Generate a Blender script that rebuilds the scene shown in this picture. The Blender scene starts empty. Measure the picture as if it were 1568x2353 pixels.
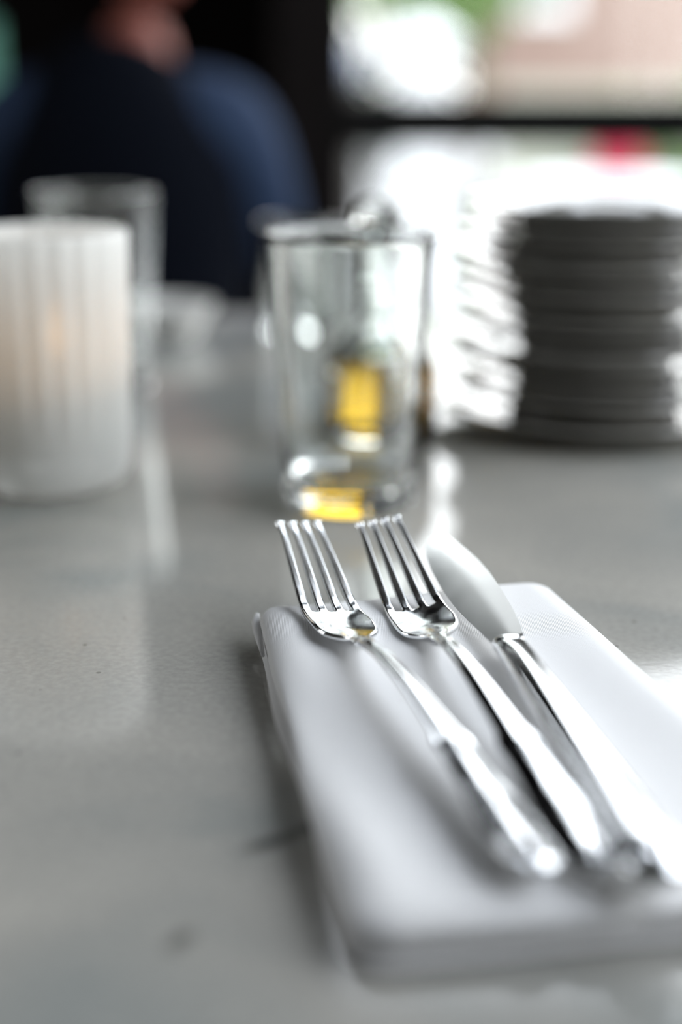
import bpy, bmesh, math, random
from mathutils import Vector, Matrix
random.seed(7)
R = math.radians
T = 0.75                       # table top height
C = bpy.context.scene.collection
sc = bpy.context.scene

# ------------------------------------------------------------------ camera
cam = bpy.data.cameras.new('camera')
cam.sensor_fit = 'VERTICAL'; cam.sensor_height = 36.0; cam.lens = 50.0
cam.clip_start = 0.02; cam.clip_end = 200
cam.dof.use_dof = True
cam.dof.focus_distance = 0.438
cam.dof.aperture_fstop = 2.6
cam.dof.aperture_blades = 0
co = bpy.data.objects.new('camera', cam); C.objects.link(co)
co.location = (0, 0, T + 0.174)
co.rotation_euler = (R(73), 0, 0)
sc.camera = co

# ------------------------------------------------------------------ world: bright overcast sky
w = bpy.data.worlds.new('sky'); sc.world = w; w.use_nodes = True
nt = w.node_tree; nt.nodes.clear()
out = nt.nodes.new('ShaderNodeOutputWorld'); bg = nt.nodes.new('ShaderNodeBackground')
tc = nt.nodes.new('ShaderNodeTexCoord'); sp = nt.nodes.new('ShaderNodeSeparateXYZ')
rp = nt.nodes.new('ShaderNodeValToRGB')
rp.color_ramp.elements[0].position = 0.0; rp.color_ramp.elements[0].color = (1.0, 1.0, 0.98, 1)
rp.color_ramp.elements[1].position = 1.0; rp.color_ramp.elements[1].color = (0.78, 0.86, 1.0, 1)
nt.links.new(tc.outputs['Generated'], sp.inputs[0]); nt.links.new(sp.outputs['Z'], rp.inputs[0])
nt.links.new(rp.outputs[0], bg.inputs[0]); bg.inputs[1].default_value = 6.3
nt.links.new(bg.outputs[0], out.inputs[0])
vs = sc.view_settings
sc.display_settings.display_device = 'sRGB'
vs.view_transform = 'Standard'; vs.look = 'None'; vs.gamma = 1.0; vs.use_curve_mapping = False
vs.exposure = 0.0
sc.cycles.max_bounces = 14; sc.cycles.transmission_bounces = 12; sc.cycles.transparent_max_bounces = 16
sc.cycles.blur_glossy = 0.6
sc.cycles.sample_clamp_indirect = 12

def portal(name, loc, rot, sx, sy):
    l = bpy.data.lights.new(name, 'AREA'); l.shape = 'RECTANGLE'; l.size = sx; l.size_y = sy
    l.cycles.is_portal = True
    o = bpy.data.objects.new(name, l); C.objects.link(o); o.location = loc; o.rotation_euler = rot
    return o
portal('window_portal', (-2.62, 1.3, 1.42), (0, R(-90), 0), .85, 1.4)  # serves the added left window
WX = 0.80                      # right wall
WY = 2.25                      # window wall ahead
portal('window_portal', (0.385, WY + 0.02, 2.35), (R(-90), 0, 0), 0.79, 3.7)
portal('window_portal', (WX + 0.02, .95, 1.48), (0, R(90), 0), 1.38, 2.2)

# ------------------------------------------------------------------ materials
def mat(name, col=(.8, .8, .8), rough=.5, metal=0, spec=.5, **kw):
    m = bpy.data.materials.new(name); m.use_nodes = True
    b = m.node_tree.nodes['Principled BSDF']
    b.inputs['Base Color'].default_value = (*col, 1); b.inputs['Roughness'].default_value = rough
    b.inputs['Metallic'].default_value = metal; b.inputs['Specular IOR Level'].default_value = spec
    for k, v in kw.items(): b.inputs[k.replace('_', ' ')].default_value = v
    return m
def N(m, t): return m.node_tree.nodes.new(t)
def L(m, a, b): m.node_tree.links.new(a, b)
def P(m): return m.node_tree.nodes['Principled BSDF']
def noise_mat(name, c1, c2, scale=5, rough=.5, detail=4, bump=0, bscale=None, lo=.35, hi=.65, metal=0, spec=.5, stretch=(1, 1, 1)):
    m = mat(name, c1, rough, metal, spec)
    t = N(m, 'ShaderNodeTexCoord'); mp = N(m, 'ShaderNodeMapping'); mp.inputs['Scale'].default_value = stretch
    n = N(m, 'ShaderNodeTexNoise'); n.inputs['Scale'].default_value = scale; n.inputs['Detail'].default_value = detail
    r = N(m, 'ShaderNodeValToRGB'); r.color_ramp.elements[0].position = lo; r.color_ramp.elements[1].position = hi
    r.color_ramp.elements[0].color = (*c1, 1); r.color_ramp.elements[1].color = (*c2, 1)
    L(m, t.outputs['Object'], mp.inputs[0]); L(m, mp.outputs[0], n.inputs['Vector']); L(m, n.outputs['Fac'], r.inputs[0]); L(m, r.outputs[0], P(m).inputs['Base Color'])
    if bump:
        n2 = N(m, 'ShaderNodeTexNoise'); n2.inputs['Scale'].default_value = bscale or scale * 4; n2.inputs['Detail'].default_value = 5
        bp = N(m, 'ShaderNodeBump'); bp.inputs['Strength'].default_value = bump; bp.inputs['Distance'].default_value = .002
        L(m, mp.outputs[0], n2.inputs['Vector']); L(m, n2.outputs['Fac'], bp.inputs['Height']); L(m, bp.outputs[0], P(m).inputs['Normal'])
    return m

# table stone: mottled grey with a few dark marks
def stone():
    m = mat('polished_stone', (.4, .4, .38), .09, 0, .6)
    t = N(m, 'ShaderNodeTexCoord')
    n = N(m, 'ShaderNodeTexNoise'); n.inputs['Scale'].default_value = 9; n.inputs['Detail'].default_value = 5; n.inputs['Distortion'].default_value = .6
    r = N(m, 'ShaderNodeValToRGB'); cr = r.color_ramp
    cr.elements[0].position = .32; cr.elements[0].color = (.28, .295, .285, 1)
    cr.elements[1].position = .72; cr.elements[1].color = (.47, .45, .405, 1)
    e = cr.elements.new(.5); e.color = (.385, .375, .345, 1)
    L(m, t.outputs['Object'], n.inputs['Vector']); L(m, n.outputs['Fac'], r.inputs[0])
    # fine specks
    n2 = N(m, 'ShaderNodeTexNoise'); n2.inputs['Scale'].default_value = 420; n2.inputs['Detail'].default_value = 3
    r2 = N(m, 'ShaderNodeMapRange'); r2.inputs['From Min'].default_value = .3; r2.inputs['From Max'].default_value = .7
    r2.inputs['To Min'].default_value = .9; r2.inputs['To Max'].default_value = 1.08
    L(m, t.outputs['Object'], n2.inputs['Vector']); L(m, n2.outputs['Fac'], r2.inputs['Value'])
    vo = N(m, 'ShaderNodeTexVoronoi'); vo.inputs['Scale'].default_value = 75
    rv = N(m, 'ShaderNodeMapRange'); rv.inputs['From Min'].default_value = .04; rv.inputs['From Max'].default_value = .075
    rv.inputs['To Min'].default_value = .55; rv.inputs['To Max'].default_value = 1
    L(m, t.outputs['Object'], vo.inputs['Vector']); L(m, vo.outputs['Distance'], rv.inputs['Value'])
    mu = N(m, 'ShaderNodeMath'); mu.operation = 'MULTIPLY'; L(m, r2.outputs[0], mu.inputs[0]); L(m, rv.outputs[0], mu.inputs[1])
    last = mu.outputs[0]
    # dark marks in the stone (x, y, angle, half length, half width, depth)
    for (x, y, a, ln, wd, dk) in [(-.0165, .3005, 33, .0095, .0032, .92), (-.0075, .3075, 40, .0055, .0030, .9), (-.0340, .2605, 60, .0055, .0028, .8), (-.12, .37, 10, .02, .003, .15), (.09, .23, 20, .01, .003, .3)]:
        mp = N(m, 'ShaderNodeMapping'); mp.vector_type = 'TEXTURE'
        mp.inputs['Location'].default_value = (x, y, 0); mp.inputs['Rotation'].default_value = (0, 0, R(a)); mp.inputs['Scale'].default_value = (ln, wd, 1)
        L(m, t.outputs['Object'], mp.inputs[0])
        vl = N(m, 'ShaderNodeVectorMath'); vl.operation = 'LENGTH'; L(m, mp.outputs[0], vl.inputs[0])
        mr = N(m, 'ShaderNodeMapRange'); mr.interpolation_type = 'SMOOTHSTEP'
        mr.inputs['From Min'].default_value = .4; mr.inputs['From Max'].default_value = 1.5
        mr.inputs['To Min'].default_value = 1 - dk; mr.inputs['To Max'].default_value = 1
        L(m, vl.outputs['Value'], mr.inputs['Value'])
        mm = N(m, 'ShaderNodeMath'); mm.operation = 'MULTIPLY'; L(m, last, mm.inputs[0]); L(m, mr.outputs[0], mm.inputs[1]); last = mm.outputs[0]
    vm = N(m, 'ShaderNodeVectorMath'); vm.operation = 'SCALE'
    L(m, r.outputs[0], vm.inputs[0]); L(m, last, vm.inputs['Scale']); L(m, vm.outputs[0], P(m).inputs['Base Color'])
    bp = N(m, 'ShaderNodeBump'); bp.inputs['Strength'].default_value = .05; bp.inputs['Distance'].default_value = .0002
    L(m, n2.outputs['Fac'], bp.inputs['Height']); L(m, bp.outputs[0], P(m).inputs['Normal'])
    return m
M_stone = stone()

def cloth(name, col, sc_=640.0):
    m = mat(name, col, .85, 0, .15); P(m).inputs['Sheen Weight'].default_value = .25
    t = N(m, 'ShaderNodeTexCoord')
    hs = []
    for d in ('X', 'Y'):
        wv = N(m, 'ShaderNodeTexWave'); wv.bands_direction = d; wv.inputs['Scale'].default_value = sc_
        wv.inputs['Distortion'].default_value = .6; wv.inputs['Detail'].default_value = 1
        L(m, t.outputs['Object'], wv.inputs['Vector']); hs.append(wv.outputs['Fac'])
    ad = N(m, 'ShaderNodeMath'); ad.operation = 'ADD'; L(m, hs[0], ad.inputs[0]); L(m, hs[1], ad.inputs[1])
    bp = N(m, 'ShaderNodeBump'); bp.inputs['Strength'].default_value = .35; bp.inputs['Distance'].default_value = .0002
    L(m, ad.outputs[0], bp.inputs['Height']); L(m, bp.outputs[0], P(m).inputs['Normal'])
    return m
M_napkin = cloth('white_linen', (.88, .875, .875))

def steel(name, rough, scratch=.0, tint=(.86, .87, .88), nsc=260, vary=.12):
    m = mat(name, tint, rough, 1.0)
    t = N(m, 'ShaderNodeTexCoord')
    n = N(m, 'ShaderNodeTexNoise'); n.inputs['Scale'].default_value = nsc; n.inputs['Detail'].default_value = 4
    L(m, t.outputs['Object'], n.inputs['Vector'])
    mr = N(m, 'ShaderNodeMapRange'); mr.inputs['From Min'].default_value = .4; mr.inputs['From Max'].default_value = .75
    mr.inputs['To Min'].default_value = rough; mr.inputs['To Max'].default_value = rough + vary
    L(m, n.outputs['Fac'], mr.inputs['Value']); L(m, mr.outputs[0], P(m).inputs['Roughness'])
    if scratch:
        r = N(m, 'ShaderNodeValToRGB'); r.color_ramp.elements[0].position = .45; r.color_ramp.elements[1].position = .7
        r.color_ramp.elements[0].color = (*tint, 1); r.color_ramp.elements[1].color = (.72, .69, .65, 1)
        L(m, n.outputs['Fac'], r.inputs[0]); L(m, r.outputs[0], P(m).inputs['Base Color'])
    return m
M_steel = steel('polished_steel', .09)
M_blade = steel('worn_steel', .30, .0, (.80, .80, .79), 330, .06)

def glass(name, col=(1, 1, 1), ior=1.5, rough=0.0):
    m = mat(name, col, rough); P(m).inputs['Transmission Weight'].default_value = 1.0; P(m).inputs['IOR'].default_value = ior
    return m
M_glass = glass('clear_glass', (.97, .99, .98))
M_oil = glass('amber_oil', (.92, .55, .03), 1.46)
M_cork = noise_mat('cork', (.35, .22, .12), (.5, .35, .2), 200)
def frosted():
    m = bpy.data.materials.new('frosted_white_glass'); m.use_nodes = True; nt = m.node_tree
    b = P(m); b.inputs['Base Color'].default_value = (.92, .93, .92, 1); b.inputs['Roughness'].default_value = .25
    b.inputs['Transmission Weight'].default_value = .28; b.inputs['IOR'].default_value = 1.35
    tr = N(m, 'ShaderNodeBsdfTranslucent'); tr.inputs['Color'].default_value = (.95, .95, .93, 1)
    mx = N(m, 'ShaderNodeMixShader'); mx.inputs[0].default_value = .42
    L(m, b.outputs[0], mx.inputs[1]); L(m, tr.outputs[0], mx.inputs[2])
    L(m, mx.outputs[0], nt.nodes['Material Output'].inputs['Surface'])
    return m
M_frost = frosted()
M_wax = mat('candle_wax', (.9, .88, .82), .5, 0, .3, Subsurface_Weight=.3)
def emis(name, col, s):
    m = bpy.data.materials.new(name); m.use_nodes = True; nt = m.node_tree; nt.nodes.clear()
    o = nt.nodes.new('ShaderNodeOutputMaterial'); e = nt.nodes.new('ShaderNodeEmission'); e.inputs[0].default_value = (*col, 1); e.inputs[1].default_value = s
    nt.links.new(e.outputs[0], o.inputs[0]); return m
M_flame = emis('flame', (1, .55, .2), 9)
M_black = mat('wick_black', (.02, .02, .02), .9)
M_plate = noise_mat('glazed_grey_china', (.22, .21, .19), (.28, .27, .245), 30, .07, spec=1.0)
P(M_plate).inputs['IOR'].default_value = 1.7
M_china = mat('white_china', (.8, .79, .76), .15)
M_darkwood = noise_mat('dark_stained_wood', (.012, .009, .008), (.03, .018, .013), 6, .35, stretch=(1, 1, .15), bump=.1)
M_floor = noise_mat('worn_brown_floorboards', (.05, .035, .025), (.09, .06, .04), 3, .5, stretch=(1, .1, 1))
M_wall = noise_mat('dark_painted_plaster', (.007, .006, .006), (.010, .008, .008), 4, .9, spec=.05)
M_ceil = noise_mat('dark_ceiling_paint', (.34, .33, .31), (.38, .37, .35), 4, .9)
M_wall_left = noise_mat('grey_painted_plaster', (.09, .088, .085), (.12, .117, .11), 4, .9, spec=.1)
M_frame = mat('black_window_metal', (.006, .006, .006), .8, 0, .1)
M_navy_shaded = cloth('navy_wool_shaded', (.0022, .0032, .0065), 300)  # jacket cloth, darkened to paint the shaded back
P(M_navy_shaded).inputs['Sheen Weight'].default_value = 0; P(M_navy_shaded).inputs['Specular IOR Level'].default_value = .05
M_trouser = cloth('charcoal_trouser_cloth', (.03, .03, .035), 300)
M_skin = noise_mat('skin', (.20, .06, .045), (.24, .08, .06), 30, .5, spec=.3)
M_hair = noise_mat('dark_brown_hair', (.012, .008, .006), (.03, .018, .012), 120, .6, stretch=(1, 1, .1))
M_pave = noise_mat('pale_paving', (.20, .20, .195), (.27, .265, .255), 1.5, .8)
M_brick = noise_mat('pink_render_wall', (.22, .15, .122), (.26, .195, .165), .5, .85)
M_leaf = noise_mat('light_green_leaves', (.07, .15, .03), (.17, .27, .07), 3, .6)
M_leafd = noise_mat('deep_green_leaves', (.006, .02, .012), (.02, .05, .025), 3, .6)
M_white = mat('white_paint', (.75, .76, .76), .5)
M_red = mat('red_glaze', (.5, .01, .05), .5)
M_teal = mat('pale_teal_paint', (.06, .17, .13), .5)
M_navy_lit = cloth('navy_wool_lit', (.018, .032, .068), 300); P(M_navy_lit).inputs['Sheen Weight'].default_value = 0  # same jacket cloth, lighter to paint window light on the sleeves
M_bark = mat('olive_bark', (.16, .14, .08), .8)
M_cream = noise_mat('pale_cream_render', (.36, .37, .30), (.42, .42, .35), 1, .8)
M_globe = mat('pale_blue_glaze', (.26, .29, .38), .3)
M_post = mat('grey_brown_paint', (.05, .043, .037), .6)
M_orange = mat('terracotta', (.32, .14, .05), .7)
def pane_mat():
    m = bpy.data.materials.new('window_glass'); m.use_nodes = True; nt = m.node_tree; nt.nodes.clear()
    o = nt.nodes.new('ShaderNodeOutputMaterial'); t = nt.nodes.new('ShaderNodeBsdfTransparent'); t.inputs[0].default_value = (.96, .97, .96, 1)
    g = nt.nodes.new('ShaderNodeBsdfGlossy'); g.inputs['Roughness'].default_value = .01
    lw = nt.nodes.new('ShaderNodeLayerWeight'); lw.inputs[0].default_value = .5; pw = nt.nodes.new('ShaderNodeMath'); pw.operation = 'POWER'; pw.inputs[1].default_value = 5
    f = nt.nodes.new('ShaderNodeMath'); f.operation = 'MULTIPLY_ADD'; f.inputs[1].default_value = .9; f.inputs[2].default_value = .05; x = nt.nodes.new('ShaderNodeMixShader')
    nt.links.new(lw.outputs['Facing'], pw.inputs[0]); nt.links.new(pw.outputs[0], f.inputs[0])
    nt.links.new(f.outputs[0], x.inputs[0]); nt.links.new(t.outputs[0], x.inputs[1]); nt.links.new(g.outputs[0], x.inputs[2]); nt.links.new(x.outputs[0], o.inputs[0])
    return m
M_pane = pane_mat()

# ------------------------------------------------------------------ helpers
def link(name, me, m=None, parent=None, loc=None, smooth=True):
    o = bpy.data.objects.new(name, me); C.objects.link(o)
    if m: me.materials.append(m)
    if parent: o.parent = parent
    if loc is not None: o.location = loc
    if smooth: me.shade_smooth()
    return o
def frombm(name, bm, m, parent=None, loc=None, smooth=True):
    bmesh.ops.recalc_face_normals(bm, faces=bm.faces)
    me = bpy.data.meshes.new(name); bm.to_mesh(me); bm.free()
    return link(name, me, m, parent, loc, smooth)
def empty(name, loc, label, cat, group=None, rz=0):
    o = bpy.data.objects.new(name, None); C.objects.link(o); o.location = loc; o.rotation_euler = (0, 0, rz); o.empty_display_size = .02
    return tag(o, label, cat, group)
def tag(o, label, cat, group=None):
    o['label'] = label; o['category'] = cat
    if group: o['group'] = group
    return o
def struct(o): o['kind'] = 'structure'; return o
def bxm(bm, x0, x1, y0, y1, z0, z1, bev=0):
    r = bmesh.ops.create_cube(bm, size=1); vv = r['verts']
    bmesh.ops.scale(bm, vec=(x1 - x0, y1 - y0, z1 - z0), verts=vv)
    bmesh.ops.translate(bm, vec=((x0 + x1) / 2, (y0 + y1) / 2, (z0 + z1) / 2), verts=vv)
    if bev:
        es = list({e for v in vv for e in v.link_edges})
        bmesh.ops.bevel(bm, geom=es, offset=bev, segments=3, affect='EDGES', profile=.6)
def box(name, x0, x1, y0, y1, z0, z1, m, parent=None, bev=0, loc=None):
    bm = bmesh.new(); bxm(bm, x0, x1, y0, y1, z0, z1, bev)
    return frombm(name, bm, m, parent, loc, smooth=False)
def lathe_bm(prof, n=64, mod=None, bm=None, off=(0, 0, 0), closed=False):
    bm = bm or bmesh.new(); rings = []
    for (r, z) in prof:
        if r < 1e-6: rings.append([bm.verts.new((off[0], off[1], z + off[2]))]); continue
        ring = []
        for i in range(n):
            a = 2 * math.pi * i / n; rr = r * (mod(a, r, z) if mod else 1)
            ring.append(bm.verts.new((off[0] + rr * math.cos(a), off[1] + rr * math.sin(a), z + off[2])))
        rings.append(ring)
    prs = list(zip(rings, rings[1:])) + ([(rings[-1], rings[0])] if closed else [])
    for A, B in prs:
        for i in range(n):
            j = (i + 1) % n
            if len(A) == 1 and len(B) == 1: continue
            if len(A) == 1: bm.faces.new((A[0], B[i], B[j]))
            elif len(B) == 1: bm.faces.new((A[i], A[j], B[0]))
            else: bm.faces.new((A[i], A[j], B[j], B[i]))
    return bm
def lathe(name, prof, m, parent=None, loc=None, n=64, mod=None, closed=False):
    return frombm(name, lathe_bm(prof, n, mod, closed=closed), m, parent, loc)
def tube_bm(pts, rad, n=10, bm=None):
    bm = bm or bmesh.new(); pts = [Vector(p) for p in pts]
    rad = rad if isinstance(rad, (list, tuple)) else [rad] * len(pts); rings = []
    for i, p in enumerate(pts):
        d = (pts[min(i + 1, len(pts) - 1)] - pts[max(i - 1, 0)]).normalized()
        u = d.cross(Vector((0, 0, 1)));
        if u.length < .1: u = d.cross(Vector((1, 0, 0)))
        u.normalize(); v = d.cross(u)
        rings.append([bm.verts.new(p + rad[i] * (math.cos(2 * math.pi * k / n) * u + math.sin(2 * math.pi * k / n) * v)) for k in range(n)])
    for A, B in zip(rings, rings[1:]):
        for i in range(n): bm.faces.new((A[i], A[(i + 1) % n], B[(i + 1) % n], B[i]))
    bm.faces.new(rings[0]); bm.faces.new(rings[-1])
    return bm
def tube(name, pts, rad, m, parent=None, n=10): return frombm(name, tube_bm(pts, rad, n), m, parent)
def interp(tab, x):
    if x <= tab[0][0]: return tab[0][1]
    for (a, va), (b, vb) in zip(tab, tab[1:]):
        if x <= b:
            t = (x - a) / (b - a); t = t * t * (3 - 2 * t); return va + (vb - va) * t
    return tab[-1][1]
def lin(tab, x):
    if x <= tab[0][0]: return tab[0][1]
    for (a, va), (b, vb) in zip(tab, tab[1:]):
        if x <= b: return va + (vb - va) * (x - a) / (b - a)
    return tab[-1][1]
def baked(ob):
    dg = bpy.context.evaluated_depsgraph_get(); me = bpy.data.meshes.new_from_object(ob.evaluated_get(dg)); return me
def bake_into(ob):
    me = baked(ob); ob.modifiers.clear(); ob.data = me; me.shade_smooth(); return ob
def split_mesh(me, key, names, m, parent):
    """cut one smooth mesh into parts along clean lines, keeping its smooth normals"""
    vn = [v.normal.copy() for v in me.vertices]; groups = {}
    for p in me.polygons: groups.setdefault(key(p.center), []).append(p)
    outp = []
    for k in sorted(groups):
        idx = {}; vv = []; ff = []; nn = []
        for p in groups[k]:
            f = []
            for i in p.vertices:
                if i not in idx: idx[i] = len(vv); vv.append(me.vertices[i].co.copy()); nn.append(vn[i])
                f.append(idx[i])
            ff.append(f)
        q = bpy.data.meshes.new(names[k]); q.from_pydata(vv, [], ff); q.shade_smooth()
        o = link(names[k], q, m, parent); q.normals_split_custom_set_from_vertices(nn); outp.append(o)
    return outp

# ------------------------------------------------------------------ the room
X0, Y0, HC = -2.6, -2.4, 4.4
YB = 3.3
struct(box('floor', X0, WX, Y0, YB, -.05, 0, M_floor))
struct(box('ceiling', X0, WX + .15, Y0, YB + .15, HC, HC + .1, M_ceil))
struct(box('wall_rear', X0 - .12, WX + .12, Y0 - .12, Y0, 0, HC, M_wall))
def wall_open(name, axis, c0, c1, a0, a1, holes, m=None):
    """wall slab with rectangular openings; holes: (lo, hi, z0, z1), sorted"""
    bm = bmesh.new(); cur = a0
    def seg(u0, u1, z0, z1):
        if u1 - u0 < 1e-4 or z1 - z0 < 1e-4: return
        if axis == 'x': bxm(bm, u0, u1, c0, c1, z0, z1)
        else: bxm(bm, c0, c1, u0, u1, z0, z1)
    for (lo, hi, z0, z1) in holes:
        seg(cur, lo, 0, HC); seg(lo, hi, 0, z0); seg(lo, hi, z1, HC); cur = hi
    seg(cur, a1, 0, HC)
    return struct(frombm(name, bm, m or M_wall, smooth=False))
wall_open('wall_right', 'y', WX, WX + .12, Y0, WY + .12, [(-.15, 2.05, .79, 2.15)])
wall_open('wall_left', 'y', X0 - .12, X0, Y0, YB, [(.6, 2.0, 1.0, 1.85)], M_wall_left)  # opening for the added left window
wall_open('wall_window', 'x', WY, WY + .12, -.10, WX, [(-.008, .78, .5, 4.2)])
struct(box('wall_return', -.10, -.04, WY + .12, YB, 0, HC, M_wall))
wall_open('wall_back', 'x', YB, YB + .12, X0, -.04, [(-1.5, -.755, .86, 1.06)])
def window(name, axis, c, lo, hi, z0, z1, vs_, hs_, fw=.035):
    f = bmesh.new(); d = .02
    def add(u0, u1, a, b):
        if axis == 'x': bxm(f, u0, u1, c - d, c + d, a, b, .003)
        else: bxm(f, c - d, c + d, u0, u1, a, b, .003)
    add(lo, lo + fw, z0, z1); add(hi - fw, hi, z0, z1); add(lo, hi, z0, z0 + fw); add(lo, hi, z1 - fw, z1)
    o = struct(frombm(name, f, M_frame, smooth=False))
    for v in vs_:
        b = bmesh.new()
        if axis == 'x': bxm(b, v - fw / 2, v + fw / 2, c - d, c + d, z0, z1, .003)
        else: bxm(b, c - d, c + d, v - fw / 2, v + fw / 2, z0, z1, .003)
        frombm('mullion', b, M_frame, o, smooth=False)
    for (h, th) in hs_:
        b = bmesh.new()
        if axis == 'x': bxm(b, lo, hi, c - d - .01, c + d + .01, h - th / 2, h + th / 2, .006)
        else: bxm(b, c - d, c + d, lo, hi, h - th / 2, h + th / 2, .003)
        frombm('bar_or_added_band', b, M_frame, o, smooth=False)
    zz = [z0] + [h for h, _ in hs_] + [z1]; uu = [lo] + list(vs_) + [hi]
    for a, b_ in zip(zz, zz[1:]):
        for u0, u1 in zip(uu, uu[1:]):
            b = bmesh.new(); q = .003
            if axis == 'x': vsx = [(u0, c, a), (u1, c, a), (u1, c, b_), (u0, c, b_)]
            else: vsx = [(c, u0, a), (c, u1, a), (c, u1, b_), (c, u0, b_)]
            b.faces.new([b.verts.new(p) for p in vsx]); frombm('pane', b, M_pane, o, smooth=False)
    return o
BARZ = T + .174 - WY * math.tan(R(1.72))
window('window_1', 'x', WY + .06, -.008, .78, .5, 4.2, [], [(BARZ, .076), (2.44, .40)], .02)  # wide upper band is added out of view to darken reflections on the table
window('window_2', 'y', WX + .06, -.15, 2.05, .79, 2.15, [.55, 1.3], [], .03)
window('window_3', 'x', YB + .06, -1.5, -.755, .86, 1.06, [], [], .015)
window('window_added_left', 'y', X0 - .06, .6, 2.0, 1.0, 1.85, [], [], .03)  # unseen left window, added for highlights on the plate rims
struct(box('baseboard_rear', X0, WX, Y0, Y0 + .02, 0, .12, M_darkwood))
struct(box('trim_1', -.02, .78, WY - .03, WY + .03, .475, .5, M_darkwood))

# ------------------------------------------------------------------ street outside
struct(box('street_ground', -12, 16, YB + .13, 40, -.12, -.02, M_pave))
struct(box('pavement', -.05, 16, WY + .13, YB + .13, -.12, -.02, M_pave))
struct(box('pavement', WX + .13, 16, -8, WY + .13, -.12, -.02, M_pave))
fac = empty('building', (3.6, 15.0, -.02), 'pale pink walled building across the street', 'building')
box('wall', -2.35, 4, 0, .4, 0, 2.75, M_brick, fac)
box('coping', -2.4, 4.05, -.05, .45, 2.75, 2.85, M_white, fac)
box('plinth', -2.35, 4, -.06, 0, 0, .25, M_white, fac)
box('window_frame', -1.85, -1.3, -.05, 0, 1.52, 2.5, M_white, fac)
box('window_pane', -1.77, -1.38, -.07, -.05, 1.7, 2.4, M_frame, fac)
pil = empty('pillar', (.36, 6.5, -.02), 'white painted pillar standing in the street outside the window', 'pillar')
box('shaft', -.11, .11, -.15, .15, .12, 1.08, M_white, pil, .02)
box('base', -.2, .2, -.19, .19, 0, .12, M_white, pil, .02)
lathe('cap', [(0, .1), (.06, .09), (.13, .04), (.155, 0), (0, 0)], M_white, pil, (.005, 0, 1.08), 24)
def leafball(name, c, r, n, size, m, parent, seed, sq=(1, 1, 1)):
    rnd = random.Random(seed); bm = bmesh.new()
    for _ in range(n):
        d = Vector((rnd.gauss(0, 1), rnd.gauss(0, 1), rnd.gauss(0, 1))).normalized() * r * rnd.uniform(.55, 1)
        p = Vector((d.x * sq[0], d.y * sq[1], d.z * sq[2])) + Vector(c)
        a = Vector((rnd.gauss(0, 1), rnd.gauss(0, 1), rnd.gauss(0, 1))).normalized(); b = a.orthogonal().normalized()
        s = size * rnd.uniform(.7, 1.3)
        vv = [bm.verts.new(p + q) for q in (-a * s, -b * s * .45, a * s, b * s * .45)]
        bm.faces.new(vv)
    o = frombm(name, bm, m, parent, smooth=False); o['kind'] = 'stuff'; return o
def shrub(loc, r, label, m, seed, n=1500, sq=(1, 1, 1), size=.05, cat='shrub'):
    s = empty('shrub', loc, label, cat)
    leafball('foliage', (0, 0, r * sq[2]), r, n, size, m, s, seed, sq)
    tube('stem', [(0, 0, 0), (0.01, 0, r * .5), (0, .01, r * sq[2] * 1.4)], [.03, .025, .01], M_darkwood, s)
    return s
tr = empty('tree', (.99, 11.0, -.02), 'young green tree behind the white pillar outside', 'tree')
leafball('foliage', (-.25, 0, 1.84), .68, 1900, .06, M_leaf, tr, 1, (1.25, .6, 1.0))
tube('trunk', [(0, 0, 0), (.02, 0, 1), (-.1, 0, 1.6), (-.2, 0, 2.2)], [.035, .03, .025, .015], M_bark, tr)
gw = empty('garden_wall', (2.4, 10.4, -.02), 'low pale cream wall in front of the pink building', 'wall')
box('wall', -1.25, 1.6, 0, .2, 0, .82, M_cream, gw)
box('coping', -1.28, 1.63, -.03, .23, .82, .88, M_cream, gw, .01)
shrub((2.0, 9.9, -.02), .36, 'low pale green shrub in front of the cream garden wall', M_leaf, 3, 700, (1.0, .5, 1.0), .05)
shrub((2.62, 9.2, -.02), .62, 'bright green shrub at the far right of the window view', M_leaf, 4, 1500, (.8, .6, 1.05), .05)
shrub((.35, 13.5, -.02), 1.1, 'tall dark green shrub outside left of the pink building', M_leafd, 5, 3000, (1, .6, 1.6), .08)
shrub((-1.7, 7.0, -.02), .9, 'dark green shrub seen past the left window', M_leafd, 6, 2500, (1.4, .6, 1.3), .07)
shut = empty('shutter', (-1.28, 5.2, -.02), 'pale teal louvred screen outside the left window', 'screen')
box('panel', -.38, .24, 0, .04, 0, 1.4, M_teal, shut, .01)
for i in range(13): box('slat', -.35, .21, -.015, 0, .1 + i * .1, .17 + i * .1, M_teal, shut)
bt = empty('bistro_table', (.93, 5.0, -.02), 'white round outdoor table carrying the red flowerpot', 'table')
lathe('tabletop', [(0, .60), (.29, .60), (.3, .59), (.29, .575), (0, .575)], M_white, bt, None, 40)
lathe('pedestal', [(0, .575), (.035, .57), (.03, .1), (.2, .03), (.21, 0), (0, 0)], M_white, bt, None, 24)
pot = empty('flowerpot', (.935, 4.95, .60), 'small red flowerpot on the white outdoor table', 'flowerpot')
lathe('pot', [(0, 0), (.075, 0), (.10, .14), (.11, .14), (.115, .19), (.095, .19), (.085, .16), (0, .16)], M_red, pot, None, 24)
leafball('plant', (0, 0, .20), .07, 160, .02, M_leaf, pot, 9)
lp = empty('post_lamp', (.03, 4.6, -.02), 'grey-brown post with a round pale blue globe at the left edge of the window view', 'lamp')
box('post', -.045, .045, -.04, .04, 0, .93, M_post, lp, .01)
lathe('globe', [(0, 0), (.02, .003), (.04, .025), (.048, .055), (.04, .085), (.02, .107), (0, .11)], M_globe, lp, (0, 0, .93), 24)

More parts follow.
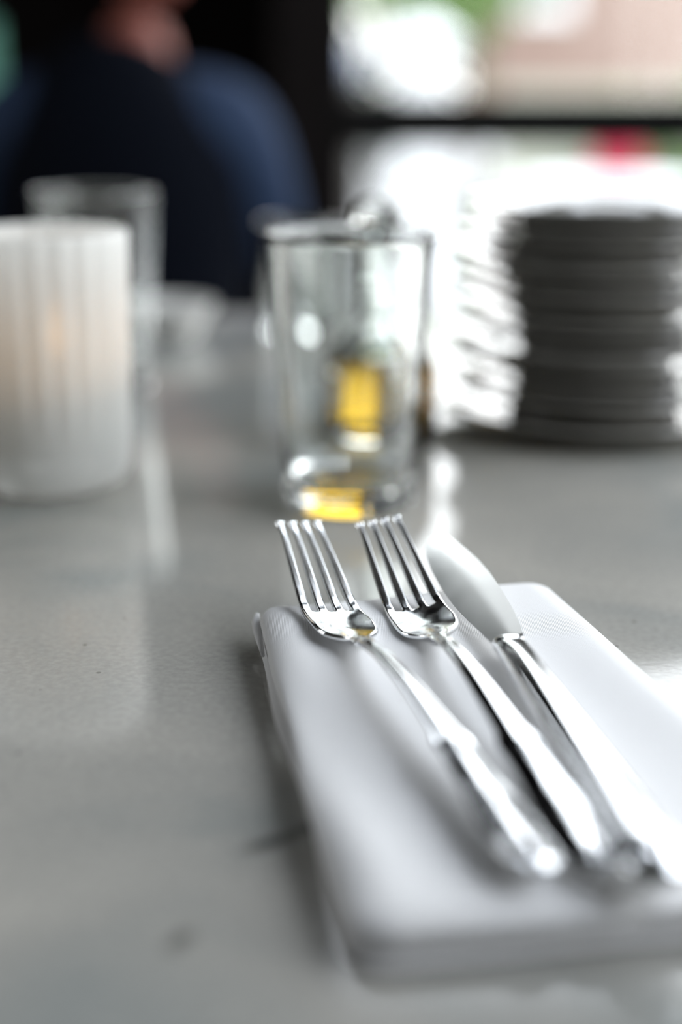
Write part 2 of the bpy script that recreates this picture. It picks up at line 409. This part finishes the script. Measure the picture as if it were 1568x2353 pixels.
# ------------------------------------------------------------------ dining table
tb = empty('dining_table', (0, .42, 0), 'grey polished stone dining table set for a meal', 'table')
box('tabletop', -.62, .60, -.62 - .42 + .3, 1.10 - .42, T - .03, T, M_stone, tb, .004).data.shade_flat()
lathe('pedestal', [(0, T - .03), (.12, T - .03), (.12, T - .045), (.04, T - .06), (.035, .1), (.06, .05), (0, .05)], M_frame, tb, None, 32)
lathe('foot', [(0, .06), (.1, .05), (.26, .02), (.27, 0), (0, 0)], M_frame, tb, None, 40)
for o in tb.children:
    if o.name.startswith('tabletop'):       # keep stone pattern in world metres
        o.location = (0, -.42, 0)
        for v in o.data.vertices: v.co.y += .42

# ------------------------------------------------------------------ napkin
TL, TR_, BL, BR = Vector((-.0275, .4275)), Vector((.0695, .456)), Vector((.0020, .2480)), Vector((.116, .2655))
NT = .0125
def nap_pt(u, v): return (TL * (1 - u) + TR_ * u) * v + (BL * (1 - u) + BR * u) * (1 - v)
def layer(name, z0, z1, grow, m, parent, seed, drop=0.0, corner=0.0):
    nu, nv = 64, 96; rnd = random.Random(seed); bm = bmesh.new(); th = z1 - z0
    W_, H_ = .1, .185
    def edge_round(d):  # 0 at the edge, 1 inside
        rr = th * 1.15
        if d >= rr: return 1.0
        return math.sqrt(max(0, 1 - (1 - d / rr) ** 2))
    top = []; bot = []
    for j in range(nv + 1):
        rt_, rb = [], []
        for i in range(nu + 1):
            u = .5 - .5 * math.cos(math.pi * i / nu); v = .5 - .5 * math.cos(math.pi * j / nv)
            ue, ve = u, v
            p = nap_pt(ue * (1 + 2 * grow) - grow, ve * (1 + grow) - grow * .5)
            d = min(u * W_, (1 - u) * W_, v * H_, (1 - v) * H_)
            # soften the corners
            du, dv = min(u, 1 - u) * W_, min(v, 1 - v) * H_
            rc = .008
            if du < rc and dv < rc: d = max(0, rc - math.hypot(rc - du, rc - dv))
            if du < rc and dv < rc and math.hypot(rc - du, rc - dv) > rc:
                k = rc / math.hypot(rc - du, rc - dv); sx = 1 if u < .5 else -1; sy = 1 if v < .5 else -1
                p = p + Vector((sx * (rc - du) * (1 - k), sy * (rc - dv) * (1 - k)))
            e = edge_round(d)
            wob = .0005 * math.sin(v * 13 + seed) + .0006 * math.sin(v * 7.3 + 2 * seed)
            p = p + Vector((wob * (1 if u < .5 else -1), .0004 * math.sin(u * 9 + seed)))
            soft = .0013 * math.sin(v * 9.0 + u * 2.5) * math.exp(-((u - .06) / .09) ** 2) \
                + .0009 * math.sin(v * 5.1 + 4 * u + 1) * math.exp(-((u - .9) / .16) ** 2)
            lift = .0020 * math.exp(-((u - .0) / .05) ** 2 - ((v - 1) / .05) ** 2)
            dr = drop * (1 - v) ** 1.6
            zt = z0 + (th * (1 - dr)) * (.5 + .5 * e) + soft * e * min(1, th / .006) + lift * e
            zb = z0 + th * .5 * (1 - e) * (1 - dr)
            rt_.append(bm.verts.new((p.x, p.y, zt))); rb.append(bm.verts.new((p.x, p.y, zb)) if 0 < i < nu and 0 < j < nv else rt_[-1])
        top.append(rt_); bot.append(rb)
    for j in range(nv):
        for i in range(nu):
            bm.faces.new((top[j][i], top[j][i + 1], top[j + 1][i + 1], top[j + 1][i]))
            q = [bot[j][i], bot[j + 1][i], bot[j + 1][i + 1], bot[j][i + 1]]
            if len(set(q)) == 4:
                try: bm.faces.new(q)
                except ValueError: pass
    return frombm(name, bm, m, parent)
nk = empty('napkin', (0, 0, T), 'white folded cloth napkin under the forks and knife', 'napkin')
layer('top_fold', .0042, NT, 0.0, M_napkin, nk, 1, .25)
layer('middle_fold', .0020, .0046, -.012, M_napkin, nk, 2, .1)
layer('bottom_fold', .0002, .0024, .004, M_napkin, nk, 3, .1)
# small turned-out corner of the hem at the far left of the napkin
hb = bmesh.new()
hem = [(-.0268, .4262, .0095), (-.0272, .4235, .0078), (-.0264, .4195, .0062), (-.0255, .414, .005), (-.0240, .405, .004)]
hb = tube_bm(hem, [.0008, .0013, .0014, .0011, .0006], 8)
frombm('hem', hb, M_napkin, nk)

# ------------------------------------------------------------------ cutlery
FH = [(-.1305, .0008), (-.1300, .0026), (-.1285, .0045), (-.1255, .0056), (-.121, .0065), (-.113, .0068), (-.104, .0063), (-.093, .0053), (-.085, .0049),
      (-.080, .0052), (-.0765, .0055), (-.0735, .0050), (-.0705, .0039), (-.058, .0035), (-.03, .0028), (-.010, .0025), (-.001, .0027), (.003, .0040), (.0065, .0070), (.009, .0088), (.014, .0094),
      (.022, .0095), (.030, .0095), (.045, .0088), (.060, .0080), (.0745, .0073)]
FZ = [(-.1305, .0035), (-.115, .0035), (-.095, .0050), (-.067, .0076), (-.04, .0088), (-.018, .0080), (0, .0050), (.010, .0026), (.020, .0016), (.030, .0024), (.042, .0064), (.055, .0118), (.068, .0170), (.0745, .0190)]
def smooth_tab(tab, s, k=.004):
    return (lin(tab, s - k) + lin(tab, s - k / 2) + lin(tab, s) * 2 + lin(tab, s + k / 2) + lin(tab, s + k)) / 6
def make_fork_mesh():
    bm = bmesh.new()
    cells = []                    # column layout across: 4 tines x 4 cells, 3 gaps x 2 cells
    for t in range(4):
        cells += [('t', t)] * 4
        if t < 3: cells += [('g', t)] * 2
    nc = len(cells)
    def colpos(s):                # normalised -1..1 positions of the nc+1 lines
        tw, gw = 1.0, .62
        if s > .029: k = min(1, (s - .029) / .036); tw = 1.0 - .22 * k; gw = .62 + .22 * k * 4 / 3
        ws = []
        for c in cells: ws.append(tw / 4 if c[0] == 't' else gw / 2)
        tot = sum(ws); x = -1; res = [-1]
        for q in ws: x += 2 * q / tot; res.append(x)
        return res
    ss = []; s = -.1305
    while s < -.124: ss.append(s); s += .0011
    while s < -.07: ss.append(s); s += .0025
    while s < -.012: ss.append(s); s += .005
    while s < .0275: ss.append(s); s += .0019
    root = len(ss)
    ss += [.0290, .0297, .0310, .0333]; s = .037
    while s < .0735: ss.append(s); s += .0045
    ss += [.0745]
    rows = []
    for s in ss:
        hw = lin(FH, s) if s < -.128 else smooth_tab(FH, s, .0014); z = smooth_tab(FZ, s, .006); row = []
        cps = colpos(s)
        for k, c in enumerate(cps):
            w_ = c * hw; zz = z
            if s < .004:            # handle: raised centre with a bordered edge
                f = min(1, (.004 - s) / .01)
                zz += f * (.24 * hw * (1 - abs(c) ** 1.3) + .00012 * math.exp(-((abs(c) - .86) / .10) ** 2))
                if s < -.06:        # scroll relief near the shoulder and the end
                    g = math.exp(-((s + .0765) / .0045) ** 2) + .7 * math.exp(-((s + .1) / .006) ** 2) + math.exp(-((s + .124) / .006) ** 2)
                    zz += 0.00009 * g * math.cos(c * 7)
                if -.022 < s: zz += .0007 * math.exp(-((s + .010) / .003) ** 2) * math.exp(-(c / .5) ** 2) + .0006 * math.exp(-((s + .0035) / .0022) ** 2) * math.cos(c * 5)
            else:                   # dished bowl
                f = min(1, (s - .004) / .012) * max(.06, 1 - max(0, (s - .018)) / .016)
                zz += f * .0019 * (c * c)
            row.append([w_, s, zz])
        rows.append(row)
    # round the gap bottoms and point the tine tips
    V = {}
    for j, s in enumerate(ss):
        for k in range(nc + 1):
            w_, y, z = rows[j][k]
            if j >= root:
                for t in range(4):
                    a = t * 6; b = a + 4
                    if a <= k <= b:
                        mid = (rows[j][a][0] + rows[j][b][0]) / 2; f = 1.0
                        if s > .067: f = 1 - .5 * ((s - .067) / .0075) ** 1.5
                        dy = -.0022 * abs((k - a) / 2 - 1) ** 2 if j == len(ss) - 1 else 0
                        w_ = mid + (w_ - mid) * f; y += dy
            V[(j, k)] = (w_, y, z)
    vert = {}
    def gv(j, k):
        if (j, k) not in vert: vert[(j, k)] = bm.verts.new(V[(j, k)])
        return vert[(j, k)]
    for j in range(len(ss) - 1):
        for k in range(nc):
            if j >= root and cells[k][0] == 'g': continue
            bm.faces.new((gv(j, k), gv(j, k + 1), gv(j + 1, k + 1), gv(j + 1, k)))
    me = bpy.data.meshes.new('fork_whole'); bm.to_mesh(me); bm.free()
    ob = bpy.data.objects.new('fork_whole', me); C.objects.link(ob)
    so = ob.modifiers.new('s', 'SOLIDIFY'); so.thickness = .0019; so.offset = -1; so.use_even_offset = False
    sb = ob.modifiers.new('b', 'SUBSURF'); sb.levels = 1; sb.render_levels = 1
    res = baked(ob); bpy.data.objects.remove(ob); return res
forkm = make_fork_mesh()
def fkey(c):
    if c.y > .0296: return 2 + max(0, min(3, int((c.x / .0095 + 1) * 2)))
    return 1 if c.y > -.002 else 0
def make_fork(loc, axis, label, roll=0, pitch=0):
    f = empty('dinner_fork', loc, label, 'fork', 'forks on the napkin')
    f.rotation_euler = (pitch, roll, math.atan2(-axis[0], axis[1]))
    return f
f1 = make_fork((.0052, .3868, T + NT + .0002), (-.283, .959), 'steel dinner fork on the left, farther from the knife', R(4))
split_mesh(forkm, fkey, ['handle', 'bowl', 'tine', 'tine', 'tine', 'tine'], M_steel, f1)
f2 = make_fork((.0293, .3908, T + NT - .0005), (-.195, .981), 'steel dinner fork in the middle, next to the knife', R(-8))
for ch in list(f1.children):
    c = ch.copy(); C.objects.link(c); c.parent = f2

# knife
kn = empty('table_knife', (.0488, .3845, T + NT), 'steel table knife lying right of both forks', 'knife')
kn.rotation_euler = (0, R(-2), math.atan2(.137, .990))
KL = [(0, -.0046), (.004, -.0052), (.012, -.0060), (.022, -.0074), (.035, -.0088), (.05, -.0096), (.065, -.0098), (.076, -.0094), (.084, -.0080), (.089, -.0060), (.092, -.0035), (.0932, -.0005)]
KR = [(0, .0044), (.005, .0052), (.02, .0062), (.035, .0066), (.05, .0066), (.062, .0058), (.074, .0042), (.083, .0026), (.089, .0012), (.092, .0002), (.0932, -.0004)]
bm = bmesh.new(); top, bot = [], []
ys = [.0932 * (1 - (1 - i / 40) ** 1.6) for i in range(41)]
for y in ys:
    a, b = lin(KL, y), lin(KR, y); rt_, rb = [], []
    for k in range(11):
        t = k / 10; x = a + (b - a) * t; th = .0014 * min(1, t * 1.6 + .08) * (1 - .45 * y / .0932)
        zc = .0052 + .010 * (y / .0932) ** 2 * .25 + x * .24 * (1 - (y / .0932) ** 4)
        rt_.append(bm.verts.new((x, y, zc + th / 2))); rb.append(bm.verts.new((x, y, zc - th / 2)))
    top.append(rt_); bot.append(rb)
for j in range(40):
    for k in range(10):
        bm.faces.new((top[j][k], top[j][k + 1], top[j + 1][k + 1], top[j + 1][k]))
        bm.faces.new((bot[j][k], bot[j + 1][k], bot[j + 1][k + 1], bot[j][k + 1]))
    bm.faces.new((top[j][0], top[j + 1][0], bot[j + 1][0], bot[j][0])); bm.faces.new((top[j][10], bot[j][10], bot[j + 1][10], top[j + 1][10]))
blade = frombm('blade', bm, M_blade, kn)
md = blade.modifiers.new('e', 'EDGE_SPLIT'); md.split_angle = R(50); bake_into(blade)
bm = bmesh.new(); rings = []; nk_ = 32
HS = [(-.1300, .0002, .0002), (-.1298, .0030, .0015), (-.1285, .0058, .0026), (-.126, .0074, .0034), (-.12, .0080, .0038), (-.10, .0073, .0038), (-.07, .0064, .0038), (-.04, .0057, .0037), (-.015, .0051, .0034), (-.004, .0048, .0031),
      (-.0030, .0046, .0026), (-.0020, .0050, .0030), (-.0005, .0050, .0030), (.0005, .0046, .0024), (.0012, .0040, .0012)]
for (y, a, b) in HS:
    r = []
    for k in range(nk_):
        th = 2 * math.pi * k / nk_; cx, sz = math.cos(th), math.sin(th)
        x = a * math.copysign(abs(cx) ** .8, cx); z = b * math.copysign(abs(sz) ** .8, sz)
        if sz > 0 and y < -.004:   # long flutes on the top face
            z -= .0007 * math.exp(-((abs(cx) - .55) / .13) ** 2) * min(1, b / .003)
            z += .0004 * math.exp(-(cx / .25) ** 2) * min(1, b / .003)
        r.append(bm.verts.new((x, y, .0042 + z)))
    rings.append(r)
for A, B in zip(rings, rings[1:]):
    for k in range(nk_): bm.faces.new((A[k], A[(k + 1) % nk_], B[(k + 1) % nk_], B[k]))
bm.faces.new(rings[0]); bm.faces.new(rings[-1])
hd = frombm('handle', bm, M_steel, kn)
sb = hd.modifiers.new('b', 'SUBSURF'); sb.levels = 1; sb.render_levels = 1; bake_into(hd)

# ------------------------------------------------------------------ glassware
TG = [(0, 0), (.0255, 0), (.0272, .0010), (.0278, .003), (.0283, .012), (.0300, .045), (.0328, .085), (.0347, .1105), (.0349, .1125), (.0343, .1135), (.0334, .1130),
      (.0327, .1105), (.0308, .085), (.0280, .045), (.0262, .016), (.0250, .0118), (.0215, .0100), (0, .0092)]
def tumbler(loc, label):
    t = lathe('drinking_glass', TG, M_glass, None, loc, 96)
    tag(t, label, 'glass', 'drinking glasses'); return t
g1 = tumbler((.0037, .586, T + .0003), 'clear empty drinking glass just beyond the fork tips')
g2 = g1.copy(); C.objects.link(g2); g2.location = (-.139, .815, T + .0003); g2['label'] = 'clear drinking glass standing behind the ribbed candle holder'
SG = [(0, 0), (.0235, 0), (.0255, .002), (.0268, .03), (.028, .076), (.0275, .0785), (.0266, .077), (.0252, .03), (.0238, .009), (0, .0075)]
g3 = lathe('juice_glass', SG, M_glass, None, (-.028, 1.0, T + .0003), 64); tag(g3, 'short clear glass at the far edge of the table', 'glass')

# oil bottle behind the tumbler
ob = empty('oil_bottle', (.0175, .682, T + .0003), 'small glass bottle of amber oil behind the drinking glass', 'bottle')
OB = [(0, .002), (.024, .0), (.0280, .0015), (.0295, .006), (.0295, .038), (.0270, .0455), (.019, .052), (.0115, .058), (.0095, .066), (.0088, .092), (.0090, .097), (.0118, .0985), (.0118, .1015),
      (.0085, .102), (.0070, .0985), (.0068, .066), (.0092, .0575), (.0170, .0500), (.0248, .0445), (.0277, .038), (.0277, .007), (.024, .004), (0, .004)]
lathe('bottle_glass', OB, M_glass, ob, None, 72)
lathe('oil', [(0, .0043), (.0238, .0043), (.02745, .0073), (.02745, .038), (.0246, .0440), (0, .0440)], M_oil, ob, None, 64)
lathe('stopper', [(0, .093), (.0058, .094), (.0066, .1025), (.0105, .104), (.0125, .110), (.0110, .1165), (.0060, .1195), (0, .120)], M_glass, ob, None, 40)

# white dish beyond the second tumbler
dh = lathe('small_dish', [(0, 0), (.018, 0), (.019, .002), (.03, .022), (.0315, .0235), (.0305, .0245), (.028, .0225), (.016, .005), (0, .004)], M_china, None, (-.118, .985, T + .0003), 48)
tag(dh, 'small white dish near the far edge of the table', 'dish')

# ribbed candle holder
def ribs(a, r, z):
    k = min(1, max(0, (z - .022) / .02)) * (1 if r > .029 else .0)
    return 1 + .013 * k * (abs(math.cos(a * 22 / 2)) * 2 - 1)
ch = empty('candle_holder', (-.1285, .613, T + .0003), 'white ribbed glass candle holder with a lit candle', 'candle holder', None)
CP = [(0, 0), (.026, 0), (.0315, .003), (.0345, .009), (.0352, .02)] + [(.0352 + .0002 * i, .02 + .0088 * i) for i in range(1, 11)] + [(.0372, .1108), (.0362, .1115), (.0352, .110)] + \
     [(.0330 - .0003 * i, .104 - .0088 * i) for i in range(0, 9)] + [(.0285, .0235), (.022, .0165), (0, .015)]
lathe('ribbed_shade', CP, M_frost, ch, None, 264, ribs)
cd = empty('candle', (-.1235, .613, T + .0165), 'short white candle burning inside the ribbed holder', 'candle')
lathe('wax', [(0, 0), (.019, 0), (.0195, .001), (.0195, .034), (.0185, .0355), (.013, .034), (0, .033)], M_wax, cd, None, 40)
tube('wick', [(0, 0, .032), (.0003, 0, .040), (.0012, .0003, .044)], .0007, M_black, cd)
lathe('flame', [(0, .040), (.0028, .043), (.0042, .048), (.0038, .055), (.0018, .063), (0, .069)], M_flame, cd, None, 20)

# ------------------------------------------------------------------ stack of side plates
PC = (.1335, .74)
PP = [(0, .0024), (.040, .0024), (.0415, 0), (.0445, 0), (.0455, .0030), (.0475, .0056), (.0560, .0100), (.0660, .0128), (.0738, .0143), (.0752, .0147), (.0757, .0157), (.0750, .0167), (.0736, .0168),
      (.0650, .0148), (.0550, .0122), (.0480, .0084), (.0455, .0072), (.0400, .0068), (0, .0066)]
big = lathe('large_plate', [(0, .002), (.05, .002), (.052, 0), (.056, 0), (.0575, .003), (.066, .0062), (.080, .0105), (.0868, .0118), (.0872, .0130), (.0855, .0134), (.079, .0122), (.064, .0085), (.055, .0056), (0, .0052)], M_plate, None, (PC[0], PC[1], T + .0003), 96)
tag(big, 'broad plate at the bottom of the stacked side plates', 'plate')
p0 = None; rnd = random.Random(5); ords = ['lowest', 'second', 'third', 'fourth', 'fifth', 'sixth', 'seventh', 'eighth', 'ninth', 'tenth', 'eleventh', 'topmost']
pz = .0054
for i in range(12):
    z = T + .0003 + pz; pz += [.0076, .0098, .0074, .0094, .0076, .0104, .0075, .0080, .0092, .0074, .0080, .0078][i]
    loc = (PC[0] + rnd.uniform(-.004, .004), PC[1] + rnd.uniform(-.0015, .0015), z)
    if p0 is None: p0 = lathe('side_plate', PP, M_plate, None, loc, 96); o = p0
    else: o = p0.copy(); C.objects.link(o); o.location = loc
    tag(o, 'topmost side plate of the tall stack' if i == 11 else 'lowest side plate, directly on the broad plate' if i == 0 else '%s side plate counted up from the broad plate in the stack' % ords[i], 'plate', 'side plates in the stack')

# ------------------------------------------------------------------ person with their chair and table
def skinned(name, verts, edges, radii, m, parent, sub=2):
    me = bpy.data.meshes.new(name); me.from_pydata(verts, edges, [])
    o = bpy.data.objects.new(name, me); C.objects.link(o); o.parent = parent
    sk = o.modifiers.new('skin', 'SKIN'); sk.use_smooth_shade = True
    for i, r in enumerate(radii):
        r = r if isinstance(r, tuple) else (r, r)
        me.skin_vertices[0].data[i].radius = r
    me.skin_vertices[0].data[0].use_root = True
    s = o.modifiers.new('sub', 'SUBSURF'); s.levels = sub; s.render_levels = sub
    bpy.context.view_layer.update(); bake_into(o); o.data.materials.clear(); o.data.materials.append(m); return o
px_, py_ = -.285, 1.86
ps = empty('person', (px_, py_, 0), 'seated person in a navy jacket, torso coloured as shaded and sleeves as lit, back turned', 'person', None)
#          pelvis          waist          chest          upper chest     neck base        neck top
bv = [(0, 0, .50), (0, .01, .62), (0, .03, .75), (0, .05, .865), (.012, .07, .925), (.025, .09, 1.01),
      (.16, .045, .865), (-.16, .045, .865), (.185, .10, .68), (-.185, .10, .68), (.15, .30, .79), (-.15, .30, .79), (.12, .37, .80), (-.12, .37, .80),
      (.09, .03, .49), (-.09, .03, .49), (.13, .40, .50), (-.13, .40, .50), (.13, .42, .09), (-.13, .42, .09), (.14, .55, .05), (-.14, .55, .05)]
be = [(0, 1), (1, 2), (2, 3), (3, 4), (4, 5), (3, 6), (3, 7), (6, 8), (7, 9), (8, 10), (9, 11), (10, 12), (11, 13), (0, 14), (0, 15), (14, 16), (15, 17), (16, 18), (17, 19), (18, 20), (19, 21)]
br = [(.14, .11), (.125, .095), (.12, .085), (.085, .06), (.05, .046), (.05, .05), .045, .045, .045, .045, .032, .032, .027, .027, .085, .085, .062, .062, .045, .045, .035, .035]
skinned('body', bv, be, br, M_skin, ps)
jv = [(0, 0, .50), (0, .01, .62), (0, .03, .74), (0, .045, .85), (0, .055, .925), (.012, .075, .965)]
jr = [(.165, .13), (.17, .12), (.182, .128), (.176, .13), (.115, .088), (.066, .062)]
skinned('jacket_torso_shaded', jv, [(0, 1), (1, 2), (2, 3), (3, 4), (4, 5)], jr, M_navy_shaded, ps)  # torso and sleeves are one jacket; its lit and shaded tones are painted
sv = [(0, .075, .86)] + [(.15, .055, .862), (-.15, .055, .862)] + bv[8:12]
skinned('jacket_sleeves_lit', sv, [(0, 1), (0, 2), (1, 3), (2, 4), (3, 5), (4, 6)], [(.10, .09), .079, .079, .062, .062, .046, .046], M_navy_lit, ps)
tv = [bv[0], bv[14], bv[15], bv[16], bv[17], bv[18], bv[19]]
skinned('trousers', tv, [(0, 1), (0, 2), (1, 3), (2, 4), (3, 5), (4, 6)], [(.15, .12), .098, .098, .075, .075, .056, .056], M_trouser, ps)
for s in (-1, 1):
    hv = [(s * .12, .37, .80), (s * .11, .41, .80), (s * .105, .45, .797)]
    ed = [(0, 1), (1, 2)]; rr = [(.026, .02), (.034, .016), (.030, .013)]
    for q, (dx, ln) in enumerate([(-.027, .060), (-.009, .072), (.009, .076), (.026, .066)]):
        b = len(hv); hv += [(s * .105 + dx, .455, .796), (s * .105 + dx * 1.1, .455 + ln * .55, .800), (s * .105 + dx * 1.15, .455 + ln, .788)]
        ed += [(2, b), (b, b + 1), (b + 1, b + 2)]; rr += [.0095, .0085, .007]
    b = len(hv); hv += [(s * .075, .42, .795), (s * .06, .45, .79)]; ed += [(1, b), (b, b + 1)]; rr += [.012, .009]
    skinned('hand', hv, ed, rr, M_skin, ps)
# head (turned slightly to the right), built around its own centre
def head_bm():
    bm = bmesh.new(); bmesh.ops.create_icosphere(bm, subdivisions=5, radius=1)
    for v in bm.verts:
        x, y, z = v.co
        sx, sy, sz = .076, .096, .115
        taper = 1 - .22 * max(0, -z) ** 1.3
        X, Y, Z = x * sx * taper, y * sy * (1 - .12 * max(0, -z)), z * sz
        if y > 0:
            Y += .022 * math.exp(-((x / .17) ** 2 + ((z + .12) / .20) ** 2)) + .006 * math.exp(-((x / .4) ** 2 + ((z - .22) / .1) ** 2))
            Y -= .009 * (math.exp(-(((x - .4) / .16) ** 2 + ((z - .02) / .12) ** 2)) + math.exp(-(((x + .4) / .16) ** 2 + ((z - .02) / .12) ** 2)))
            Y += .007 * math.exp(-((x / .28) ** 2 + ((z + .48) / .07) ** 2)) - .004 * math.exp(-((x / .28) ** 2 + ((z + .55) / .03) ** 2)) + .008 * math.exp(-((x / .3) ** 2 + ((z + .85) / .14) ** 2))
        v.co = (X, Y, Z)
    return bm
hc = Vector((.033, .125, 1.13))
hd_ = frombm('head', head_bm(), M_skin, ps, hc); hd_.rotation_euler = (R(-8), 0, R(-35))
for s in (-1, 1):
    e = bmesh.new(); bmesh.ops.create_icosphere(e, subdivisions=2, radius=.011)
    frombm('eye', e, M_china, hd_, (s * .030, .079, .002))
    e = bmesh.new(); bmesh.ops.create_icosphere(e, subdivisions=3, radius=1)
    for v in e.verts: v.co = (v.co.x * .008 + .004 * s * v.co.z ** 2, v.co.y * .018, v.co.z * .030)
    frombm('ear', e, M_skin, hd_, (s * .076, -.005, -.005))
hbm = bmesh.new(); bmesh.ops.create_icosphere(hbm, subdivisions=5, radius=1)
rh = random.Random(3)
for v in hbm.verts:
    x, y, z = v.co; k = 1.09 + rh.uniform(-.012, .012)
    v.co = (x * .078 * k, y * .098 * k - .006, z * .116 * k + .004)
    if (z < -.45 and y < .2) or (y > .2 and z < .38): v.co = (x * .068, y * .082 - .004, z * .10)
frombm('hair', hbm, M_hair, hd_)

def wood_chair(loc, rz, label):
    c = empty('wooden_chair', loc, label, 'chair', None, rz)
    bm = bmesh.new(); bxm(bm, -.2, .2, -.2, .2, .42, .45, .012); frombm('seat', bm, M_darkwood, c, smooth=False)
    for sx in (-1, 1):
        tube('leg', [(sx * .17, .17, .43), (sx * .185, .19, 0)], [.018, .013], M_darkwood, c)
        tube('leg', [(sx * .17, -.18, .43), (sx * .18, -.23, 0)], [.018, .013], M_darkwood, c)
        tube('back_post', [(sx * .17, -.18, .43), (sx * .17, -.19, .55), (sx * .165, -.205, .63)], [.017, .016, .013], M_darkwood, c)
    pts = [(.17 * math.cos(a), -.205 - .03 * math.sin(a), .625 + .015 * math.sin(a)) for a in [math.pi * i / 12 for i in range(13)]]
    tube('top_rail', pts, .017, M_darkwood, c)
    for i in (-1, 0, 1): tube('spindle', [(i * .07, -.19, .45), (i * .07, -.225, .63)], .007, M_darkwood, c)
    return c
wood_chair((px_, py_ + .03, 0), 0, 'dark wooden chair under the seated person')
t2 = empty('wooden_table', (-.35, 2.55, 0), 'dark wooden table in front of the seated person', 'table')
box('tabletop', -.5, .18, -.38, .35, .72, .75, M_darkwood, t2, .005)
for sx, sy in ((-.46, -.34), (.14, -.34), (-.46, .31), (.14, .31)): box('leg', sx - .025, sx + .025, sy - .025, sy + .025, 0, .72, M_darkwood, t2, .004)
